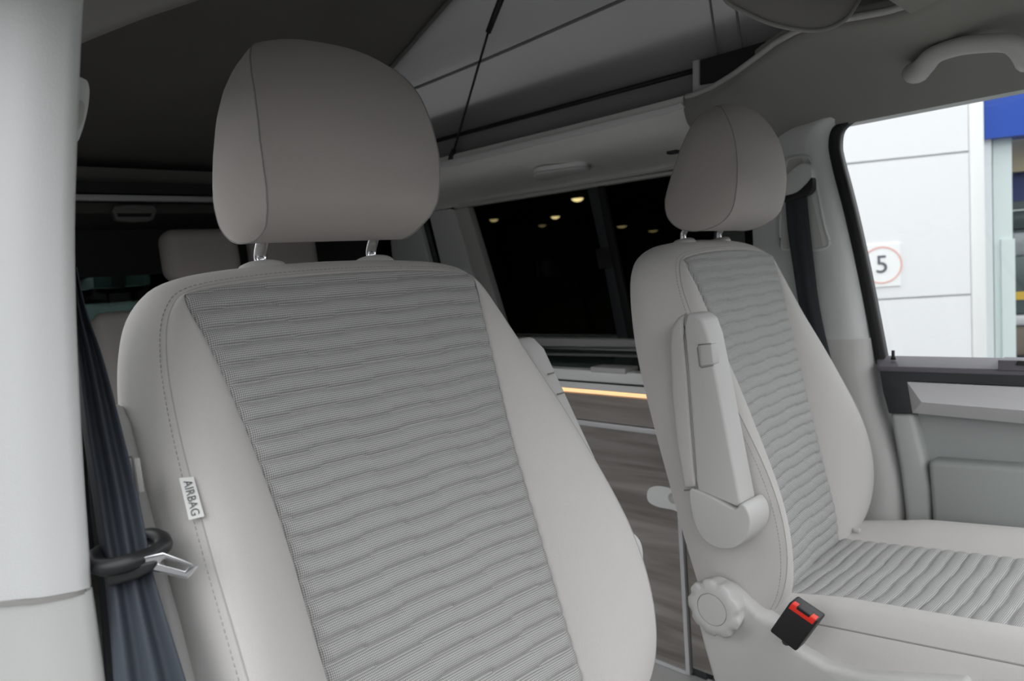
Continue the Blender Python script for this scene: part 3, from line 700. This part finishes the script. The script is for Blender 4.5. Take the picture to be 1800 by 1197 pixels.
hole = [(288, 984), (332, 994), (326, 1001), (282, 990)]
o_ = [AD(a, b, TD - .012) for a, b in ((234, 984), (286, 971), (348, 994), (330, 1015), (256, 998))]
h_ = [AD(a, b, TD - .012) for a, b in ((284, 984), (291, 979), (336, 993), (325, 1004), (278, 991))]
th = np.array(ray(300, 990)) * .003 + np.array([0, 0, -.002])
V = o_ + h_ + [p + th for p in o_] + [p + th for p in h_]
Fc = []
for i in range(5):
    j = (i + 1) % 5
    Fc += [(i, j, 5 + j, 5 + i), (10 + j, 10 + i, 15 + i, 15 + j), (i, 10 + i, 10 + j, j), (5 + i, 5 + j, 15 + j, 15 + i)]
bevelled('metal_tongue', V, Fc, CHROME, nb, .0006, 2)

# ------------------------------------------------------------------ kitchen unit
KX = 1.42
kt = thing('kitchen_cabinet', 'grey wood kitchen cabinet between the two front seats', 'cabinet', (1.6, 1.6, 0))
box('carcass', (1.43, .93, 0), (1.79, 2.6, .685), DARKGREY, kt)
box('drawer_front', (KX, .975, .608), (KX + .018, 2.6, .676), WOOD, kt, .001)
dn = box('lower_front', (KX, .978, .022), (KX + .018, 2.6, .592), WOOD, kt, .001)
box('end_panel', (KX + .004, .88, .03), (KX + .02, .962, .68), WOOD, kt, .001)
box('edge_strip', (KX - .004, .966, .012), (KX + .018, .977, .685), ALU, kt, .001)
box('edge_strip', (KX - .004, .977, .593), (KX + .018, 2.6, .606), ALU, kt, .001)
box('edge_strip', (KX - .004, .977, .010), (KX + .018, 2.6, .020), ALU, kt, .001)
box('led_strip', (KX - .002, .94, .679), (KX + .014, 2.6, .687), LED, kt)
lp = [AX(a, b, KX - .001) for a, b in ((1143, 858), (1158, 853), (1183, 858), (1200, 866), (1200, 898), (1183, 895), (1158, 890), (1143, 882), (1139, 870))]
lt = prism('latch_plate', cat(lp, 4, True), (-.006, 0, 0), WHITE, dn, .002)
kc2 = AX(1183, 876, KX - .010)
rows = [[kc2 + np.array([dx, math.cos(a) * r_, math.sin(a) * r_]) for a in np.linspace(0, 2 * math.pi, 25)[:-1]] for r_, dx in ((.013, .002), (.013, -.001), (.011, -.001), (.010, .001), (.004, .001), (.0003, .001))]
mk('latch_button', *grid(rows, True), PLAST, lt)
struct(box('trim_6', (1.22, .70, 0), (KX + .02, 2.6, .008), WHITE, None, .002), 'pale floor plinth in front of the kitchen cabinet', 'trim')
wt = thing('worktop', 'pale worktop with dark glass lid below the tinted window', 'worktop', (1.6, 1.6, .69))
box('worktop_board', (KX - .012, .93, .690), (1.80, 2.6, .728), WHITE, wt, .003)
box('worktop_lip', (KX - .016, .93, .713), (KX + .02, 2.6, .742), WHITE, wt, .004)
box('lip_groove', (KX - .0165, .93, .709), (KX, 2.6, .7125), DARKGREY, wt)
box('glass_lid', (KX + .05, 1.02, .729), (1.77, 2.2, .741), TEALGLASS, wt, .002)
lo = AX(1043, 655, KX - .01); hi = AX(1104, 643, KX - .01)
box('lid_handle', (KX - .022, min(lo[1], hi[1]), .738), (KX + .03, max(lo[1], hi[1]), .752), PLAST, wt, .003)

# ------------------------------------------------------------------ rear of the van
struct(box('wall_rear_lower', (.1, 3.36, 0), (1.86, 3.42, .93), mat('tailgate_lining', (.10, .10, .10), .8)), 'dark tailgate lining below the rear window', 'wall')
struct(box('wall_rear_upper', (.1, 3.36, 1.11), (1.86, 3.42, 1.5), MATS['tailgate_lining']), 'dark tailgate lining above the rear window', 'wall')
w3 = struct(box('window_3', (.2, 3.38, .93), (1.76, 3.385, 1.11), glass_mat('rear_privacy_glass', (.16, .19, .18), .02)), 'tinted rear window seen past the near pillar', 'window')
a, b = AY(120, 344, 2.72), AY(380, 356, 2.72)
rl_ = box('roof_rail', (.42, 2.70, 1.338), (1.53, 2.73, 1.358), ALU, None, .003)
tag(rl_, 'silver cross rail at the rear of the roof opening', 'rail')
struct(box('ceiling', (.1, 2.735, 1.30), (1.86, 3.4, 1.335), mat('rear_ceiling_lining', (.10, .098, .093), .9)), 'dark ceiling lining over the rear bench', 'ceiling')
struct(box('trim_7', (.1, 2.69, 1.362), (1.86, 2.74, 1.40), BLACK), 'black seal above the silver roof rail', 'trim')
lh = thing('roof_latch', 'dark grey latch handle under the silver roof rail', 'latch', AY(237, 375, 2.70))
LM = mat('latch_plastic', (.20, .20, .19), .5)
prism('latch_body', cat([AY(a, b, 2.70) for a, b in ((202, 362), (271, 362), (272, 380), (262, 389), (212, 389), (202, 380))], 2, True), (0, .03, 0), LM, lh, .003)
prism('latch_recess', [AY(a, b, 2.697) for a, b in ((206, 375), (267, 375), (265, 381), (208, 381))], (0, .01, 0), BLACKRUB, lh)
# rear bench
rb_ = thing('rear_bench', 'shaded grey rear bench with two headrests behind the near seat', 'bench', (1.0, 2.3, 0))
BF = Frame(.93, 14, 2.36, 1.00)
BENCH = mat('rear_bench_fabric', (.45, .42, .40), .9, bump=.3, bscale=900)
def cushion_block(fr, name, u0, u1, v0, v1, w0, w1, parent, b=.03):
    v = [fr((u, vv, w)) for w in (w0, w1) for u, vv in ((u0, v0), (u1, v0), (u1, v1), (u0, v1))]
    return bevelled(name, v, box_vf((0,) * 3, (1,) * 3)[1], BENCH, parent, b, 5)
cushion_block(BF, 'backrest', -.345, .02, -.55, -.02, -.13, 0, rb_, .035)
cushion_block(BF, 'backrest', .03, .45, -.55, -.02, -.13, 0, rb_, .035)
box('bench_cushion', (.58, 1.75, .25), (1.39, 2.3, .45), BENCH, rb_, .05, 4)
box('bench_base', (.60, 1.80, 0), (1.38, 2.40, .26), DARKGREY, rb_, .01)
hb = Frame(.93, 6, 2.42, 1.07)
for u0 in (-.115, .17):
    c0 = AY(290, 395, 2.40)
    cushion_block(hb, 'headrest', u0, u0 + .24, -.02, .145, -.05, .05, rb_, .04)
    for du in (.06, .18):
        tube('headrest_post', [hb((u0 + du, -.14, 0)), hb((u0 + du, .0, 0))], .006, CHROME, rb_, 10)
# objects seen in the gap below the near headrest
tag(box('rear_curtain', (1.45, 2.95, .75), (1.56, 2.98, 1.26), mat('blue_grey_curtain', (.12, .14, .17), .9), None, .01), 'blue-grey folded curtain at the rear, seen under the near headrest', 'curtain')

# ------------------------------------------------------------------ outside
GZ = -.55
struct(box('ground', (-40, -40, GZ - .1), (60, 60, GZ), mat('asphalt', (.12, .12, .12), .9, var=.15, vscale=3)), 'grey asphalt yard outside', 'ground')
PANELW = mat('white_cladding', (.84, .84, .85), .5)
k = .93
Pr = AX(1706, 400, 6.0); Pl = CAM + (AX(1485, 400, 6.0) - CAM) * k
dv = np.array([Pl[0] - Pr[0], Pl[1] - Pr[1], 0]); dl = np.linalg.norm(dv); dv /= dl
nv_ = np.array([-dv[1], dv[0], 0]);
if nv_ @ np.array([-1, -.3, 0]) < 0: nv_ = -nv_
O = np.array([Pr[0], Pr[1], 0])
def on_wall(px, py, off=0):
    d = ray(px, py); t = ((O + nv_ * off - CAM) @ nv_) / (d @ nv_); return CAM + d * t
zj = [(on_wall(1500, 282)[2] + on_wall(1690, 273)[2]) / 2, (on_wall(1545, 527)[2] + on_wall(1700, 518)[2]) / 2]
ph = zj[0] - zj[1]
bd = thing('showroom_wall', 'white panelled wall outside the far door window', 'wall', (*O[:2], GZ))
L = 1.75
levels = [zj[1] - ph, zj[1], zj[0], zj[0] + ph, zj[0] + 2 * ph]
def wbox(name, s0, s1, z0, z1, o0, o1, material, parent, bev=0):
    v = [O + dv * s + nv_ * o + np.array([0, 0, z]) for z in (z0, z1) for s, o in ((s0, o0), (s1, o0), (s1, o1), (s0, o1))]
    return bevelled(name, v, box_vf((0,) * 3, (1,) * 3)[1], material, parent, bev, 2)
wbox('wall_core', 0, L, GZ, zj[0] + 3 * ph, -.2, -.02, mat('panel_joint', (.62, .63, .64), .8), bd)
for z0, z1 in zip(levels[:-1], levels[1:]): wbox('panel', .004, L, z0 + .008, z1 - .008, -.02, 0, PANELW, bd)
wbox('panel', .004, L, levels[-1] + .008, levels[-1] + ph, -.02, 0, PANELW, bd)
wbox('panel', .004, L, GZ, levels[0] - .008, -.02, 0, PANELW, bd)
ce = on_wall(1728, 300); sw = np.dot(ce - O, dv)
wbox('corner_flange', sw, .0, GZ, zj[0] + 3 * ph, -.2, .03, mat('white_flange', (.92, .92, .92), .5), bd, .004)
# speed limit sign
sg_ = thing('speed_sign', 'square white speed limit sign with red ring and number 5', 'sign', on_wall(1550, 503))
q0, q1 = on_wall(1516, 432, .012), on_wall(1584, 502, .012)
s0, s1_ = np.dot(q0 - O, dv), np.dot(q1 - O, dv)
wbox('sign_plate', s0, s1_, q1[2], q0[2], 0, .01, mat('sign_white', (.92, .92, .92), .5), sg_)
cc = on_wall(1550, 466, .012); R0 = abs(on_wall(1550, 433, .012)[2] - cc[2]); ring = []
rows = [[cc + (dv * math.cos(a) + np.array([0, 0, math.sin(a)])) * r_ + nv_ * .002 for a in np.linspace(0, 2 * math.pi, 49)[:-1]] for r_ in (R0 * .92, R0 * .99)]
mk('red_ring', *grid(rows, True), mat('sign_red', (.85, .45, .40), .5), sg_, False)
text('sign_digit', '5', R0 * 1.35, cc + nv_ * .003, -dv, (0, 0, 1), mat('sign_ink', (.12, .12, .14), .6), sg_)
# shopfront to the right
sf = thing('shopfront', 'glazed shopfront with blue fascia beside the white wall', 'shopfront', on_wall(1790, 600))
def pbox(name, px0, px1, py0, py1, off, th, material, parent, bev=0):
    a = on_wall(px0, (py0 + py1) / 2, off); b = on_wall(px1, (py0 + py1) / 2, off); m_ = (px0 + px1) / 2
    zt, zb = on_wall(m_, py0, off)[2], on_wall(m_, py1, off)[2]
    return wbox(name, np.dot(a - O, dv), np.dot(b - O, dv), zb, zt, off - th, off, material, parent, bev)
pbox('blue_fascia', 1729, 2000, 60, 230, -.1, .25, mat('blue_sign', (.01, .07, .42), .35), sf)
PALE = mat('pale_green_frame', (.66, .74, .73), .4)
pbox('glass_post', 1733, 1746, 232, 760, -.15, .1, mat('pale_grey_frame', (.72, .76, .78), .4), sf)
pbox('glass_post', 1748, 1781, 232, 760, -.2, .1, PALE, sf)
pbox('glass_post', 1762, 1786, 420, 760, -.18, .1, PALE, sf)
pbox('beige_lintel', 1776, 2000, 236, 292, -.5, .1, mat('beige_wall', (.45, .39, .25), .7), sf)
pbox('dark_blue_panel', 1780, 2000, 290, 345, -.6, .1, mat('navy_panel', (.015, .03, .13), .5), sf)
pbox('back_wall', 1700, 2200, 330, 760, -2.2, .1, mat('shop_dark', (.06, .08, .08), .7), sf)
cr = thing('parked_car', 'dark parked car glimpsed beside the shopfront post', 'car', on_wall(1800, 640, -1.0))
pbox('roof', 1778, 2100, 356, 392, -1.0, .8, mat('car_green_grey', (.06, .085, .085), .3), cr, .03)
pbox('rear_window', 1781, 2100, 398, 440, -.98, .8, mat('car_glass', (.30, .33, .35), .2), cr, .02)
pbox('tailgate', 1779, 2100, 440, 545, -.95, .8, MATS['car_green_grey'], cr, .03)
pbox('number_plate', 1786, 1830, 512, 526, -.94, .02, mat('yellow_plate', (.65, .42, .03), .5), cr)
pbox('bumper', 1777, 2100, 548, 566, -.92, .8, mat('car_bumper', (.55, .56, .57), .4), cr, .02)
pbox('lower_body', 1780, 2100, 566, 620, -.95, .8, mat('car_lower', (.16, .13, .10), .6), cr, .02)
for nm, lab, lo, hi in (('sky_blocker', 'added grey block behind the camera, keeping low sky light off the cabin', (-16, -13, GZ), (-14, 22, 3.2)), ('sky_blocker', 'added grey block ahead of the van, keeping low sky light off the cabin', (-13, -15, GZ), (22, -14, 5.3))):  # unseen blocks added to cut low sky light and darken the upper cabin
    b_ = thing(nm, lab, 'building', (*(np.array(lo[:2]) + np.array(hi[:2])) / 2, GZ), 'added sky blockers')
    box('block', lo, hi, mat('blocker_grey', (.09, .09, .09), .9), b_)
    box('blocker_cap', (lo[0] - .1, lo[1] - .1, hi[2]), (hi[0] + .1, hi[1] + .1, hi[2] + .15), mat('blocker_cap_grey', (.3, .3, .3), .8), b_)
# dark hall seen through the tinted window
HALL = mat('dark_hall', (.03, .03, .026), .9)
hl = thing('workshop_hall', 'dark workshop hall beyond the tinted window', 'building', (22, 24, GZ))
hz = 3.05
hc = box('hall_ceiling', (5.2, 3.6, hz + .03), (48, 50, hz + .2), HALL, hl)
box('hall_back', (46, 3.6, GZ), (46.3, 50, hz), HALL, hl)
box('hall_end', (5.2, 48, GZ), (46, 48.3, hz), HALL, hl)
box('hall_side', (6.4, 3.5, GZ), (46, 3.6, hz), HALL, hl)
box('hall_floor', (5.2, 3.6, GZ), (48, 50, GZ + .02), HALL, hl)
box('hall_face', (4.9, 6.5, 3.0), (5.2, 50, 6), HALL, hl)
for i, (px, py, r_, s, lab) in enumerate(((1015, 348, .24, 38, 'brightest round ceiling light seen through the tinted window'), (976, 380, .23, 26, 'warm ceiling light just below the brightest one in the window'), (868, 385, .22, 10, 'dim yellow ceiling light in the left half of the window'), (825, 358, .13, 12, 'ceiling light at the top left corner of the tinted window'), (953, 395, .24, 3, 'faintest ceiling light near the middle of the window'), (1093, 397, .36, 6, 'ceiling light right of the window divider'), (1148, 405, .42, 4, 'ceiling light nearest the far headrest in the window'))):
    c = AZ(px, py, hz); r_ *= .78
    o = thing('ceiling_light', lab, 'ceiling light', c, 'hall ceiling lights')
    rows = [[c + np.array([math.cos(a) * q, math.sin(a) * q, dz]) for a in np.linspace(0, 2 * math.pi, 21)[:-1]] for q, dz in ((r_ * 1.15, .03), (r_ * 1.15, -.02), (r_, -.02), (r_, .0))]
    mk('bezel', *grid(rows, True), HALL, o)
    rows = [[c + np.array([math.cos(a) * q, math.sin(a) * q, dz]) for a in np.linspace(0, 2 * math.pi, 21)[:-1]] for q, dz in ((r_, -.0), (r_ * .8, -.06), (r_ * .4, -.10), (.005, -.11))]
    em = bpy.data.materials.new('lamp_glow_%d' % i); em.use_nodes = True; b_ = em.node_tree.nodes['Principled BSDF']
    b_.inputs['Emission Color'].default_value = (1, .74, .36, 1); b_.inputs['Emission Strength'].default_value = s
    mk('diffuser', *grid(rows, True), em, o)
# objects seen through the rear window
rv = thing('white_van', 'pale vehicle glimpsed through the rear window', 'vehicle', AY(150, 560, 6))
WV = mat('pale_vehicle_paint', (.75, .85, .84), .4)
box('lower_body', (.9, 6.0, GZ + .25), (2.6, 9.5, 1.0), WV, rv, .08)
for wx in (1.0, 2.45):
    for wy in (6.6, 8.9): tube('wheel', [(wx - .1, wy, GZ + .32), (wx + .1, wy, GZ + .32)], .32, BLACKRUB, rv, 20)
for nm, pts, yy, mm in (('body_side', ((120, 476), (164, 476), (166, 508), (120, 508)), 6.0, WV), ('wing_mirror', ((118, 484), (150, 482), (156, 488), (140, 494), (118, 494)), 5.9, BLACK), ('side_glass', ((167, 474), (262, 468), (266, 500), (167, 506)), 6.0, mat('greenish_glass', (.16, .22, .21), .3)), ('door_post', ((200, 474), (222, 472), (222, 505), (200, 505)), 5.95, DARKGREY)):
    prism(nm, [AY(a, b, yy) for a, b in pts], (0, .3, 0), mm, rv, .01)
